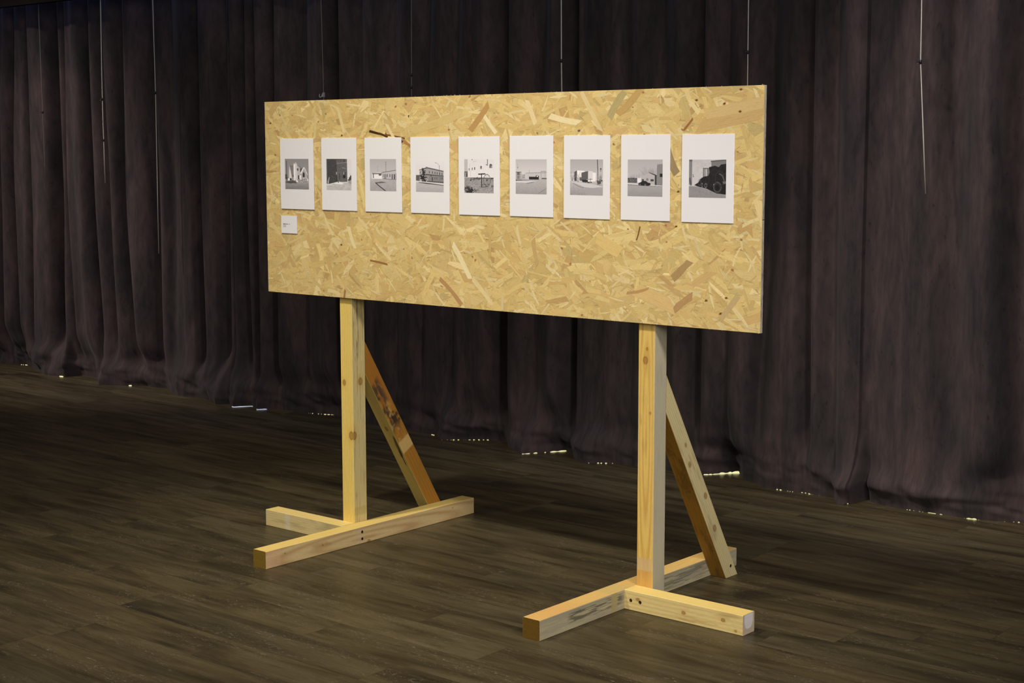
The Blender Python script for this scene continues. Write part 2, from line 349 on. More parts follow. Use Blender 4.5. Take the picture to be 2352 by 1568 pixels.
def osb_panel():
    mb = MB()
    y_base = .0022
    edge = lin((170, 163, 148)); 
    # core board, its edges slightly rounded
    r = .0025
    prof = [(y_base, 0), (T-r, 0), (T, r)]
    x0, x1, z0, z1 = 0, W, ZB, ZB+H
    nz = 60; 
    core = []
    def ring(y, ins): return [(x0+ins, y, z0+ins), (x1-ins, y, z0+ins), (x1-ins, y, z1-ins), (x0+ins, y, z1-ins)]
    R = [ring(y_base-.001, .0006), ring(y_base+.001, 0), ring(T-r, 0), ring(T, r)]
    v = [p for q in R for p in q]; f = [(3, 2, 1, 0)][::1]
    f = [(0, 1, 2, 3)]
    for i in range(3):
        for k in range(4): f.append((i*4+k, (i+1)*4+k, (i+1)*4+(k+1) % 4, i*4+(k+1) % 4))
    f.append((15, 14, 13, 12))
    base = lin((196, 166, 104))
    cols = [base]*4+[edge]*4+[edge*.95]*4+[lin((190, 165, 120))]*4
    mb.add(v, f, np.array(cols), [(p[0]*.3, p[2]*.3) for p in v])
    # layered edge: thin slivers along the right-hand edge
    for i in range(150):
        z = z0+random.random()*(H-.03); l = .006+random.random()*.03; y = y_base+.001+random.random()*(T-.007); w = .0004+random.random()*.0016
        c = lin((178, 168, 150))*(.7+.4*random.random())
        mb.add([(x1+.0002, y, z), (x1+.0002, y+w, z), (x1+.0002, y+w, z+l), (x1+.0002, y, z+l)], [(0, 1, 2, 3)], c, [(0, 0), (.001, 0), (.001, l), (0, l)])
    mb.add([(x1+.0004, y_base-.001, 1.388), (x1+.0004, T-.002, 1.388), (x1+.0004, T-.002, 1.3905), (x1+.0004, y_base-.001, 1.3905)], [(0, 1, 2, 3)], lin((45, 38, 30)), [(0, 0)]*4)
    # strands
    CE = .005
    gx, gz = int(W/CE)+2, int(H/CE)+2
    lay = np.zeros((gx, gz), int)
    LH = .00003
    pal = [((213, 185, 118), 30), ((217, 191, 126), 24), ((207, 178, 112), 26), ((224, 201, 142), 9), ((202, 171, 107), 14), ((194, 170, 110), 6), ((202, 168, 108), 7), ((188, 154, 98), 2.5), ((208, 178, 116), 4)]
    pc = [lin(c) for c, _ in pal]; pw = [w for _, w in pal]
    def clip(poly):
        for ax, val, sg in ((0, x0+.0002, 1), (0, x1-.0002, -1), (1, z0+.0002, 1), (1, z1-.0002, -1)):
            out = []
            for i in range(len(poly)):
                a, b_ = poly[i], poly[(i+1) % len(poly)]
                da, db = sg*(a[ax]-val), sg*(b_[ax]-val)
                if da >= 0: out.append(a)
                if (da >= 0) != (db >= 0):
                    t = da/(da-db); out.append(tuple(a[k]+t*(b_[k]-a[k]) for k in range(len(a))))
            poly = out
            if len(poly) < 3: return None
        return poly
    def strand(cx, cz, Lg, Wd, ang, c, clipit=True, taper=0, edge_shade=.86):
        n = 5
        bend = random.gauss(0, .03)*Lg
        lim = .17*Lg; e0 = max(-lim, min(lim, random.gauss(0, .35)*Wd)); e1 = max(-lim, min(lim, random.gauss(0, .35)*Wd)); jit = min(.08*Wd, .02*Lg)
        rows = []
        for i in range(n):
            t = i/(n-1)-.5
            hw = Wd/2*(1-taper*abs(t)*2*.8)*(1+random.gauss(0, .05))
            rows.append((t*Lg, bend*(1-4*t*t), hw))
        ca, sa = math.cos(ang), math.sin(ang)
        ou, ov = random.random()*50, random.random()*50
        # 4 lanes across: thin shadows between strands painted into the long edges
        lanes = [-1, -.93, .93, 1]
        P = [[None]*4 for _ in rows]
        for i, (u, m, hw) in enumerate(rows):
            for j, ln in enumerate(lanes):
                uu = u; vv = m+hw*ln
                if i == 0: uu += e0*ln+max(-1, min(1, random.gauss(0, .6)))*jit
                if i == n-1: uu += e1*ln+max(-1, min(1, random.gauss(0, .6)))*jit
                kk = edge_shade if j in (0, 3) else 1.0
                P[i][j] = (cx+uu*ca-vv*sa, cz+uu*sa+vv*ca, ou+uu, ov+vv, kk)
        # layer
        S_ = []
        for i in range(0, int(Lg/CE)+2):
            t = min(1, i*CE/Lg)-.5
            for s_ in np.arange(-Wd/2, Wd/2+CE*.99, CE):
                s2 = min(s_, Wd/2); X_ = cx+t*Lg*ca-s2*sa; Z_ = cz+t*Lg*sa+s2*ca
                a_, b_ = int((X_-x0)/CE), int((Z_-z0)/CE)
                if 0 <= a_ < gx and 0 <= b_ < gz: S_.append((a_, b_))
        if not S_: return
        A = np.array(S_); l = lay[A[:, 0], A[:, 1]].max()+1; lay[A[:, 0], A[:, 1]] = l
        y = -10.0-l      # layer number, turned into a depth at the end
        for i in range(n-1):
            for j in range(3):
                q = [P[i][j], P[i+1][j], P[i+1][j+1], P[i][j+1]]
                q = clip(q) if clipit else q
                if q is None: continue
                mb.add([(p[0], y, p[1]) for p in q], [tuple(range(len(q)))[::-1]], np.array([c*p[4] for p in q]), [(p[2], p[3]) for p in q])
    def rc():
        c = random.choices(pc, pw)[0].copy(); return c*(1.0+.15*random.random())*np.array([.985, 1.0, 1.03])
    def rang():
        return random.gauss(.05, .55) if random.random() < .72 else random.gauss(-.9, .45) if random.random() < .6 else random.uniform(-1.57, 1.57)
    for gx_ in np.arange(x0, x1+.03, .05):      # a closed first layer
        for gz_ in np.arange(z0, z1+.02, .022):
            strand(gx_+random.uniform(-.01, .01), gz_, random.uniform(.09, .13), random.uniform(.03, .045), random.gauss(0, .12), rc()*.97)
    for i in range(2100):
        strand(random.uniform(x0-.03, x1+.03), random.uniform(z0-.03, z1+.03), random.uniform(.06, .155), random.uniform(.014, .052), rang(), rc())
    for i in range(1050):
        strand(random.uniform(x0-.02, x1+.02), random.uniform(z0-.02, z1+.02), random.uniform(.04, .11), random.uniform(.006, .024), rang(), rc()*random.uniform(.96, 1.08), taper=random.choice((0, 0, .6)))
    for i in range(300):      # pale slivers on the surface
        strand(random.uniform(x0, x1), random.uniform(z0, z1), random.uniform(.03, .085), random.uniform(.004, .013), rang()-.2, lin((230, 209, 152))*random.uniform(.86, 1.04), taper=random.choice((0, .5, .9)), edge_shade=.7)
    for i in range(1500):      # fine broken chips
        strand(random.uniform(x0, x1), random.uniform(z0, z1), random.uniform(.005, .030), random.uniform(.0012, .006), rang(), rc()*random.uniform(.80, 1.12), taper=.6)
    for i in range(1500):      # crevice shade painted as dark strokes, and bark specks
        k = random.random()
        strand(random.uniform(x0, x1), random.uniform(z0, z1), random.uniform(.004, .024), random.uniform(.0004, .0011), rang(), lin((134, 98, 52))*random.uniform(.5, 1.5), taper=.8, edge_shade=1)
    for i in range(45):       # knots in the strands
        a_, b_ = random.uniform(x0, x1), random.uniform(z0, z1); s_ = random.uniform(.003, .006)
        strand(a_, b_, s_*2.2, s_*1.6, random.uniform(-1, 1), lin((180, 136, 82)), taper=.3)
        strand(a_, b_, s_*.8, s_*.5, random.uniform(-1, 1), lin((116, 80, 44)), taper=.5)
    def px(u, v):
        d = AF+(u-1176)/FPX*AR-(v-784)/FPX*AU; q = CAMC+d*(-CAMC[1]/d[1]); return q[0], q[2]
    # strands one would recognise in the photo: ends in picture coordinates, width, colour
    SP = [((848, 301), (870, 307), .010, (70, 42, 20)), ((868, 306), (890, 315), .009, (82, 50, 26)), ((884, 309), (930, 318), .006, (120, 82, 44)), ((919, 319), (925, 327), .009, (48, 26, 16)),
      ((925, 322), (955, 345), .012, (178, 128, 74)), ((888, 285), (905, 318), .014, (232, 212, 158)), ((776, 250), (790, 305), .016, (228, 206, 150)), ((725, 258), (722, 318), .014, (222, 200, 140)),
      ((1110, 262), (1140, 306), .016, (238, 222, 172)), ((1262, 266), (1330, 282), .022, (238, 220, 168)), ((1400, 270), (1435, 210), .026, (184, 166, 112)), ((1418, 262), (1470, 205), .026, (196, 162, 100)),
      ((1605, 290), (1756, 255), .052, (204, 172, 112)), ((1620, 262), (1756, 235), .040, (214, 184, 124)), ((1570, 300), (1592, 272), .008, (160, 108, 62)), ((1536, 350), (1555, 400), .030, (158, 138, 98)),
      ((940, 300), (1060, 260), .03, (214, 188, 124)), ((1080, 300), (1122, 240), .024, (190, 150, 92)), ((1335, 210), (1380, 300), .018, (226, 202, 146)), ((850, 598), (890, 607), .008, (158, 112, 62)),
      ((760, 575), (765, 545), .010, (226, 204, 150)), ((1040, 560), (1080, 640), .022, (240, 222, 170)), ((1085, 640), (1130, 700), .018, (232, 208, 150)), ((1010, 640), (1060, 700), .018, (188, 146, 96)),
      ((1370, 545), (1425, 580), .045, (224, 194, 124)), ((1545, 640), (1585, 600), .026, (176, 144, 94)), ((1545, 715), (1590, 680), .024, (186, 148, 98)), ((1655, 735), (1695, 680), .020, (198, 172, 120)),
      ((1460, 665), (1545, 705), .050, (220, 188, 124)), ((1440, 672), (1490, 662), .010, (190, 150, 96)), ((790, 690), (793, 665), .010, (160, 120, 82)), ((1470, 520), (1462, 552), .005, (120, 84, 40)),
      ((800, 520), (815, 570), .018, (236, 216, 160)), ((745, 500), (765, 540), .014, (230, 208, 150)), ((1590, 655), (1640, 625), .022, (210, 176, 116)), ((1740, 460), (1756, 520), .028, (232, 206, 146)),
      ((960, 400), (968, 470), .012, (226, 204, 146)), ((826, 410), (838, 475), .018, (232, 208, 140)), ((1180, 320), (1160, 335), .012, (214, 178, 120)), ((1210, 230), (1230, 285), .02, (232, 210, 156))]
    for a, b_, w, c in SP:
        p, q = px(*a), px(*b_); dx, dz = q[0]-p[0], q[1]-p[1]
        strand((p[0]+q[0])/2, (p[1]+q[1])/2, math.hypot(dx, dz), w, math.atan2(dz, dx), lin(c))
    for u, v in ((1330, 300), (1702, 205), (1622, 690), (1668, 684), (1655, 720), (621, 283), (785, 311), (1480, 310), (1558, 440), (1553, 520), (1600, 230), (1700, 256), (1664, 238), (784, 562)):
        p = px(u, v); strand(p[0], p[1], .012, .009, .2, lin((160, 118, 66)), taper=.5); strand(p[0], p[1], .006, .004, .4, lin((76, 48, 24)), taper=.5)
    # splinters standing up from the sawn edges
    for x in list(RNG.uniform(.05, W, 26))+[.985, .99, 1.05, 1.07, 1.09, 1.1, 1.115, 2.437, 2.434, 2.431]:
        hgt = random.uniform(.001, .003)*(1.5 if .98 < x < 1.13 or x > 2.42 else 1); a = random.gauss(0, .8)
        mb.add([(x-.001, y_base-.002, z1-.0005), (x+.0012, y_base-.002, z1-.0005), (x+math.sin(a)*hgt, y_base-.003, z1+hgt)], [(0, 1, 2)], lin((235, 214, 178)), [(0, 0)]*3)
    for x in RNG.uniform(.05, W, 40):
        hgt = random.uniform(.0005, .002)
        mb.add([(x-.001, y_base-.002, z0+.0005), (x, y_base-.003, z0-hgt), (x+.0012, y_base-.002, z0+.0005)], [(0, 1, 2)], lin((226, 200, 150)), [(0, 0)]*3)
    global OSB_FRONT
    LH = .0017/lay.max()
    mb.v = [(p[0], y_base-.001+LH*(p[1]+10.0), p[2]) if p[1] < -9 else p for p in mb.v]
    OSB_FRONT = y_base-.001-LH*lay.max()
    return make_obj('strand_board_panel', mb.v, mb.f, M_OSB, stand, col=np.array(mb.c), uv=np.array(mb.u))
panel = osb_panel()

# ---- sawn timber with its own grain, knots and stains on every side
CR, CD, CGY = (214, 186, 112), (186, 146, 76), (190, 180, 146)
def wood_colour(u, v, w, P, seed):
    base = lin(P.get('base', CR))*np.array([1.12, 1.15, 1.15]); dark = lin(P.get('dark', CD))*1.1; f = P.get('freq', 95)
    vv = v.copy()
    for (ku, kv, s) in P.get('knots', []):
        d2 = ((u-ku)/(3.2*s))**2+((v-kv)/(1.9*s))**2
        vv = vv+np.sign(v-kv+1e-6)*np.exp(-d2)*(-s*.9)
    c0 = P.get('pith', -.05 if seed % 2 else w+.03)
    r = np.sqrt((vv-c0)**2+(P.get('off', .004)+P.get('slope', .03)*(u-P.get('u0', .3))+.010*(fbm(u*2.1, vv*6, seed)-.5))**2)
    ph = r*f*2*math.pi*1.6+2.2*fbm(u*1.6, vv*14, seed+2)
    ring = (.5+.5*np.sin(ph))**1.6*(.45+.9*fbm(u*3, vv*22, seed+4))
    k = (ring*P.get('ring', .38))[..., None]
    c = base*(1-k)+dark*k
    c = c*(1+.10*(fbm(u*2.2, v*14, seed+5)-.5))[..., None]
    for (ku, kv, s) in P.get('knots', []):
        d = np.sqrt(((u-ku)/(1.35*s))**2+((v-kv)/s)**2)
        halo = np.exp(-(d/2.1)**2)[..., None]*P.get('halo', .35)
        c = c*(1-halo)+lin((206, 160, 70))*halo
        kk = sstep(1.12, .85, d)[..., None]
        rr = (.5+.5*np.sin(d*9))[..., None]
        kc = lin((168, 118, 56))*(1-rr*.35)+lin((104, 66, 30))*rr*.35
        c = c*(1-kk*.7)+kc*kk*.7
        ed = np.exp(-((d-1.0)/.16)**2)[..., None]*.55
        c = c*(1-ed)+lin((92, 60, 30))*ed
    for (u0, u1, v0, v1, colr, amt, soft, ns) in P.get('stains', []):
        m = sstep(u0-soft, u0+soft, u)*sstep(u1+soft, u1-soft, u)*sstep(v0-soft*.4, v0+soft*.4, v)*sstep(v1+soft*.4, v1-soft*.4, v)
        if ns: m = m*np.clip((fbm(u*ns[0], v*ns[1], seed+11, 4)-ns[2])*ns[3], 0, 1)
        m = (m*amt)[..., None]; c = c*(1-m)+lin(colr)*m
    return c

def lumber(name, axis, lo, hi, sides, seed, parent=stand, cuts=None, ends=None, frame=None):
    """axis: 0,1,2 length axis of an upright box lo..hi; sides: dict of four faces; ends: colours of the sawn ends.
    cuts: ((a0, ka), (a1, kb)) start and end along the length as linear functions of the first cross coordinate."""
    ax = [0, 1, 2]; ax.remove(axis); A, B = ax
    lo = np.array(lo, float); hi = np.array(hi, float)
    wa, wb = hi[A]-lo[A], hi[B]-lo[B]; Ln = hi[axis]-lo[axis]
    r = .0016; st = .0019
    # perimeter: side 0 = B lo, side 1 = A hi, side 2 = B hi, side 3 = A lo
    per = []   # a, b, side, v
    def line(p, q, side, w):
        n = max(2, int(w/st))
        for i in range(n+1):
            t = i/n; per.append((p[0]+(q[0]-p[0])*t, p[1]+(q[1]-p[1])*t, side, r+t*(w-2*r)))
    line((r, 0), (wa-r, 0), 0, wa); line((wa, r), (wa, wb-r), 1, wb); line((wa-r, wb), (r, wb), 2, wa); line((0, wb-r), (0, r), 3, wb)
    per = np.array(per); nP = len(per); nU = max(2, int(Ln/.0042))
    s = np.linspace(0, 1, nU+1)
    def ends_u(a, b):
        if cuts is None: return np.zeros_like(a), np.full_like(a, Ln)
        return cuts[0](a, b), cuts[1](a, b)
    U0, U1 = ends_u(per[:, 0], per[:, 1])
    U = U0[None, :]+(U1-U0)[None, :]*s[:, None]
    Aa = np.broadcast_to(per[:, 0], U.shape).copy(); Bb = np.broadcast_to(per[:, 1], U.shape).copy()
    wob = .0009*(fbm(U*14, per[None, :, 2]*3+per[None, :, 3]*8, seed+50)-.5)
    cA, cB = wa/2, wb/2
    edge = np.abs(Aa-cA)/cA+np.abs(Bb-cB)/cB
    kx = 1+wob*12*(edge > 1.85)
    Aa = cA+(Aa-cA)*kx; Bb = cB+(Bb-cB)*kx
    C = np.zeros(U.shape+(3,)); UV = np.zeros(U.shape+(2,))
    for sd in range(4):
        m = per[:, 2] == sd; w = wa if sd in (0, 2) else wb
        v = np.broadcast_to(per[m, 3], (nU+1, m.sum())).copy(); v = w-v if sd in (2, 3) else v     # v grows with the coordinate on every side
        C[:, m] = wood_colour(U[:, m], v, w, sides.get(sd, {}), seed+sd*7)
        UV[:, m, 0] = U[:, m]+seed*1.7; UV[:, m, 1] = v+sd*.31+seed
    verts = [np.stack([U.ravel(), Aa.ravel(), Bb.ravel()], -1)]; cols = [C.reshape(-1, 3)]; uvs = [UV.reshape(-1, 2)]
    F = []
    i0 = (np.arange(nU)[:, None]*nP); k = np.arange(nP)[None, :]; k2 = (np.arange(nP)+1)[None, :] % nP
    q = np.stack([i0+k, i0+k2, i0+nP+k2, i0+nP+k], -1).reshape(-1, 4)
    F += q.tolist(); base = U.size
    for e in (0, 1):
        n = 22
        ga, gb = np.meshgrid(np.linspace(.0006, wa-.0006, n), np.linspace(.0006, wb-.0006, n))
        u0, u1 = ends_u(ga.ravel(), gb.ravel()); uu = u0 if e == 0 else u1
        verts.append(np.stack([uu, ga.ravel(), gb.ravel()], -1))
        E = (ends or ({}, {}))[e]
        c0, c1 = lin(E.get('base', (190, 160, 100))), lin(E.get('dark', (150, 112, 60)))
        rr = np.sqrt((ga-wa*E.get('cx', 1.3))**2+(gb-wb*E.get('cz', -.4))**2)
        kk = ((.5+.5*np.sin(rr*1400+3*fbm(ga*60, gb*60, seed)))*.5+.5*fbm(ga*500, gb*500, seed+3, 2)).ravel()[:, None]
        cc = c0*(1-kk)+c1*kk
        if 'paint' in E:      # a half-round patch of white paint
            m = sstep(.001, -.001, np.sqrt(((ga-wa*.5)/1.0)**2+((gb-wb*.62)/1.0)**2)-wa*.36).ravel()
            m = np.maximum(m, (sstep(wb*.60, wb*.64, gb)*sstep(wa*.12, wa*.16, ga)*sstep(wa*.88, wa*.84, ga)).ravel())[:, None]*.8
            cc = cc*(1-m)+lin(E['paint'])*m
        cols.append(cc); uvs.append(np.stack([ga.ravel()*.2+seed, gb.ravel()], -1))
        ii = (np.arange(n-1)[:, None]*n+np.arange(n-1)[None, :]).ravel()+base
        F += (np.stack([ii, ii+1, ii+n+1, ii+n], -1) if e == 1 else np.stack([ii, ii+n, ii+n+1, ii+1], -1)).tolist()
        base += n*n
    V = np.concatenate(verts)
    out = np.zeros_like(V)
    out[:, axis] = lo[axis]+V[:, 0]; out[:, A] = lo[A]+V[:, 1]; out[:, B] = lo[B]+V[:, 2]
    if frame is not None: out = frame(V)
    else:
        if axis == 1:   # keep the faces turned outwards
            F = [tuple(reversed(f)) for f in F]
    return make_obj(name, out, F, M_LUMBER, parent, col=np.concatenate(cols), uv=np.concatenate(uvs))

BLK = (60, 54, 46); GRY = (150, 144, 126); WHT = (208, 198, 176)
YEL = (216, 188, 104)
# axis 2 (upright): A = x, B = y; side 0 = front (y low), 1 = right (x high), 2 = back, 3 = left
post_l = lumber('post', 2, (XL, T, .0), (XL+PSX, T+PSY, ZB+.62), {
    0: dict(base=(222, 192, 104), dark=(196, 158, 74), freq=60, ring=.35, slope=.01, knots=[(.66, .020, .0085), (.44, .058, .012)], halo=.5),
    1: dict(base=(206, 186, 128), dark=(176, 150, 92), freq=120, ring=.3, slope=.01, knots=[(.665, .045, .011), (.44, .006, .012)], halo=.45,
            stains=[(.76, 1.02, .010, .034, BLK, .9, .02, (14, 330, .47, 7)), (.0, 1.0, 0, .08, (120, 96, 50), .5, .02, (9, 330, .62, 8)), (.10, .135, 0, .08, (170, 150, 70), .35, .004, None)])}, 3)
post_r = lumber('post', 2, (XR, T, .0), (XR+PSX, T+PSY, ZB+.62), {
    0: dict(base=(214, 180, 98), dark=(184, 132, 58), freq=48, ring=.55, slope=.05, u0=.9, pith=.036, off=.012, knots=[(.885, .030, .0095), (.925, .037, .0042), (.70, .052, .004)], halo=.3,
            stains=[(.0, .128, -.1, .1, (206, 156, 84), .7, .002, None), (.128, .175, -.1, .1, (206, 178, 128), .8, .002, None), (.55, .86, 0, .03, (120, 96, 56), .4, .04, (12, 90, .48, 5)), (0, 1.02, .062, .07, (226, 190, 110), .5, .01, None)]),
    1: dict(base=(186, 176, 148), dark=(158, 146, 116), freq=135, ring=.45, slope=.002, knots=[], stains=[(.80, .87, .0, .05, (150, 138, 118), .35, .02, (9, 40, .4, 4)), (.0, 1.02, 0, .08, (200, 186, 164), .4, .1, (3, 60, .5, 4))])}, 12)
# axis 1 (running away): A = x, B = z; side 0 = underside, 1 = right, 2 = top, 3 = left
beam_l = lumber('foot_beam', 1, (XL+PSX, LN, 0), (XL+PSX+BW, LF, BH), {
    1: dict(base=(206, 178, 126), dark=(172, 132, 84), freq=30, ring=.62, slope=.085, u0=.62, pith=.02, knots=[(.10, .044, .003), (.30, .037, .0035), (.56, .004, .006), (1.08, .05, .0025)], halo=.15,
            stains=[(.48, .52, 0, .08, (205, 188, 150), .3, .02, None), (.24, .34, .03, .05, (150, 106, 60), .4, .02, (14, 60, .4, 4)), (.0, .075, -.1, .1, (222, 180, 140), .5, .012, None)]),
    2: dict(base=(222, 192, 112), dark=(198, 158, 78), freq=70, ring=.35, slope=.02)}, 21,
    ends=(dict(base=(136, 110, 38), dark=(106, 82, 28)), dict()))
beam_r = lumber('foot_beam', 1, (XR-BW, RN, 0), (XR, RF, BH), {
    1: dict(base=(182, 170, 136), dark=(150, 136, 102), freq=110, ring=.45, slope=.03,
            stains=[(-.1, 1.3, -.1, .1, GRY, .45, .1, (5, 60, .4, 4)), (.16, .47, .022, .060, BLK, .7, .02, (16, 300, .47, 8)), (.40, .435, -.1, .1, (176, 160, 110), .9, .004, None), (.60, 1.14, .01, .066, BLK, .5, .02, (14, 280, .48, 7))]),
    2: dict(base=(214, 176, 104), dark=(186, 138, 74), freq=60, ring=.45, slope=.04, stains=[(.0, .22, -.1, .1, (214, 160, 94), .55, .1, None), (.40, .52, -.1, .1, (196, 176, 110), .5, .01, None)])}, 32,
    ends=(dict(base=(124, 92, 28), dark=(82, 58, 14)), dict(base=(176, 156, 100))))
# axis 0 (sideways): A = y, B = z; side 0 = underside, 1 = back, 2 = top, 3 = front
stub_l = lumber('foot_stub', 0, (XL+PSX-LST, T-SW, 0), (XL+PSX, T, BH), {
    3: dict(base=(204, 182, 128), dark=(176, 148, 96), freq=60, ring=.3, slope=.01, stains=[(.125, .155, -.1, .1, (214, 202, 170), .7, .004, None), (.0, .47, 0, .08, (120, 112, 80), .35, .02, (10, 40, .5, 5))]),
    2: dict(base=(224, 196, 122), dark=(200, 164, 88), freq=60, ring=.3)}, 43)
stub_r = lumber('foot_stub', 0, (XR, T-SW, 0), (XR+RST, T, BH), {
    3: dict(base=(216, 192, 128), dark=(190, 154, 88), freq=40, ring=.4, slope=.05, pith=.09, knots=[(.058, .044, .0055), (.25, .034, .006), (.41, .040, .006), (.46, .012, .004)], halo=.3,
            stains=[(.2, .47, 0, .07, (140, 104, 56), .5, .03, (10, 45, .5, 4))]),
    2: dict(base=(228, 198, 118), dark=(204, 166, 88), freq=55, ring=.3)}, 54,
    ends=(dict(), dict(base=(206, 190, 166), dark=(190, 170, 140), paint=(232, 228, 226))))
# braces: drawn in a frame of their own, u down the slope; cut upright at the post and level at the floor
def make_brace(x0, seed, sides, ub_end):
    y0, zt = T+PSY+.0008, .8305
    du = np.array([.497, -.8305]); ln = np.linalg.norm(du); du = du/ln      # (y, z) along the outer edge
    nrm = np.array([du[1], -du[0]])                                         # towards the lower edge
    if nrm[1] > 0: nrm = -nrm
    TH = .0705
    # point = (y0, zt) + u*du + b*nrm ; A = x, B = b
    def start(a, b): return -b*nrm[0]/du[0]
    def stop(a, b): return (-zt+.0006-b*nrm[1])/du[1]
    def frame(V):
        u, a, b = V[:, 0], V[:, 1], V[:, 2]
        return np.stack([x0+a, y0+u*du[0]+b*nrm[0], zt+u*du[1]+b*nrm[1]], -1)
    o = lumber('brace', 2, (0, 0, 0), (PSX-.001, TH, ln), sides, seed, cuts=(start, stop), frame=frame, ends=(dict(), dict()))
    return o
# side 1 = right (x high), side 2 = underside (b high), side 0 = upper slope, 3 = left
brace_l = make_brace(XL, 61, {
    1: dict(base=(160, 110, 40), dark=(128, 82, 28), freq=40, ring=.3, knots=[(.25, .055, .012)], halo=.0,
            stains=[(.05, .30, -.1, .1, (160, 100, 36), .5, .04, None), (.17, .44, .022, .078, BLK, .85, .035, (26, 60, .44, 8)), (.30, .42, .0, .05, (54, 44, 32), .95, .02, (30, 50, .47, 10)), (.495, .555, -.1, .1, (206, 172, 106), .9, .003, None), (.3, .5, .02, .08, (200, 170, 110), .5, .03, (40, 60, .55, 8))]),
    2: dict(base=(196, 172, 96), dark=(166, 136, 66), freq=60, ring=.3, knots=[(.42, .035, .008)], stains=[(.46, .62, .03, .06, (44, 34, 20), .9, .01, (10, 150, .54, 16))])}, None)
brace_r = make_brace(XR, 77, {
    1: dict(base=(204, 188, 138), dark=(176, 150, 100), freq=60, ring=.4, slope=.03, knots=[(.38, .045, .008), (.55, .022, .009), (.70, .035, .010), (.30, .030, .006)], halo=.1,
            stains=[(.2, .8, .0, .08, (150, 128, 90), .35, .02, (12, 90, .55, 6))]),
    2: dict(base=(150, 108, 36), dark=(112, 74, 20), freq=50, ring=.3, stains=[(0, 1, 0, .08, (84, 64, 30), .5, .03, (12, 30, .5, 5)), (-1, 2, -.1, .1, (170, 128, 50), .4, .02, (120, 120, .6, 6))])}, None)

def screw(parent, p, nrm):
    p = np.array(p, float); n = Vector(nrm); mb = MB(); q = Vector(p)
    a = n.orthogonal().normalized(); b_ = n.cross(a); k = 16
    rs = [(.0062, .0003), (.0058, .0008), (.0040, .0009), (.0034, .0002), (.0012, .00015)]
    V = [q+n*h+r*(math.cos(2*math.pi*i/k)*a+math.sin(2*math.pi*i/k)*b_) for r, h in rs for i in range(k)]
    F = [(j*k+i, j*k+(i+1) % k, (j+1)*k+(i+1) % k, (j+1)*k+i) for j in range(len(rs)-1) for i in range(k)]
    F.append(tuple((len(rs)-1)*k+i for i in range(k)))
    mb.add([tuple(v) for v in V], F)
    make_obj('screw', mb.v, mb.f, M_SCREW, parent)
xl1 = XL+PSX+BW
for z in (.049, .020): screw(beam_l, (xl1, -.010, z), (1, 0, 0))
for x in (1.968, 2.008): screw(stub_r, (x, T-SW, .036), (0, -1, 0))
screw(brace_r, (XR+PSX-.001, .537, .043), (1, 0, 0))

# ------------------------------------------------------------------ the nine pictures
GW, GH = 150, 130
class Pic:
    """tiny tonal drawing on a grid, coordinates 0..1 from the top left corner"""
    def __init__(s, seed): 
        s.x, s.y = np.meshgrid((np.arange(GW*2)+.5)/(GW*2), (np.arange(GH*2)+.5)/(GH*2)); s.a = np.full(s.x.shape, 150.); s.s = seed
    def grad(s, y0, y1, c0, c1):
        m = (s.y >= y0) & (s.y <= y1); t = (s.y-y0)/max(y1-y0, 1e-6); s.a = np.where(m, c0+(c1-c0)*t, s.a)
    def mask(s, P):
        m = np.zeros(s.x.shape, bool); n = len(P)
        for i in range(n):
            (xa, ya), (xb, yb) = P[i], P[(i+1) % n]
            if ya == yb: continue
            c = ((ya > s.y) != (yb > s.y)) & (s.x < (xb-xa)*(s.y-ya)/(yb-ya)+xa); m ^= c
        return m
    def poly(s, P, c): s.a[s.mask(P)] = c
    def box(s, x0, y0, x1, y1, c): s.a[(s.x >= x0) & (s.x <= x1) & (s.y >= y0) & (s.y <= y1)] = c
    def line(s, P, w, c):
        for (xa, ya), (xb, yb) in zip(P[:-1], P[1:]):
            dx, dy = xb-xa, (yb-ya); l2 = dx*dx+dy*dy+1e-12
            t = np.clip(((s.x-xa)*dx+(s.y-ya)*dy)/l2, 0, 1); d = np.hypot(s.x-xa-t*dx, s.y-ya-t*dy)
            s.a[d < w/2] = c
    def ell(s, cx, cy, rx, ry, c, w=None):
        d = np.hypot((s.x-cx)/rx, (s.y-cy)/ry); m = d < 1 if w is None else np.abs(d-1) < w; s.a[m] = c
    def tex(s, x0, y0, x1, y1, amp, fx, fy, sd=0):
        m = (s.x >= x0) & (s.x <= x1) & (s.y >= y0) & (s.y <= y1)
        s.a = np.where(m, s.a+amp*2*(fbm(s.x*fx, s.y*fy, s.s+sd, 3)-.5), s.a)
    def blob(s, cx, cy, rx, ry, c, f=30, th=.45, sd=0):
        n = fbm(s.x*f, s.y*f, s.s+sd, 3); d = np.hypot((s.x-cx)/rx, (s.y-cy)/ry)
        s.a[(n-.5)*1.6+1-d > th] = c
    def twigs(s, x, y, h, n, c, spread=1.1, w=.004, seed=0):
        rr = random.Random(seed)
        for i in range(n):
            a = rr.uniform(-spread, spread); l = h*rr.uniform(.5, 1); px_, py_ = x+rr.uniform(-.02, .02), y
            P = [(px_, py_)]
            for k in range(3): a += rr.uniform(-.25, .25); px_ += math.sin(a)*l/3; py_ -= math.cos(a)*l/3; P.append((px_, py_))
            s.line(P, w, c)
    def get(s):
        a = s.a.reshape(GH, 2, GW, 2).mean((1, 3)); return np.clip(a, 8, 235)
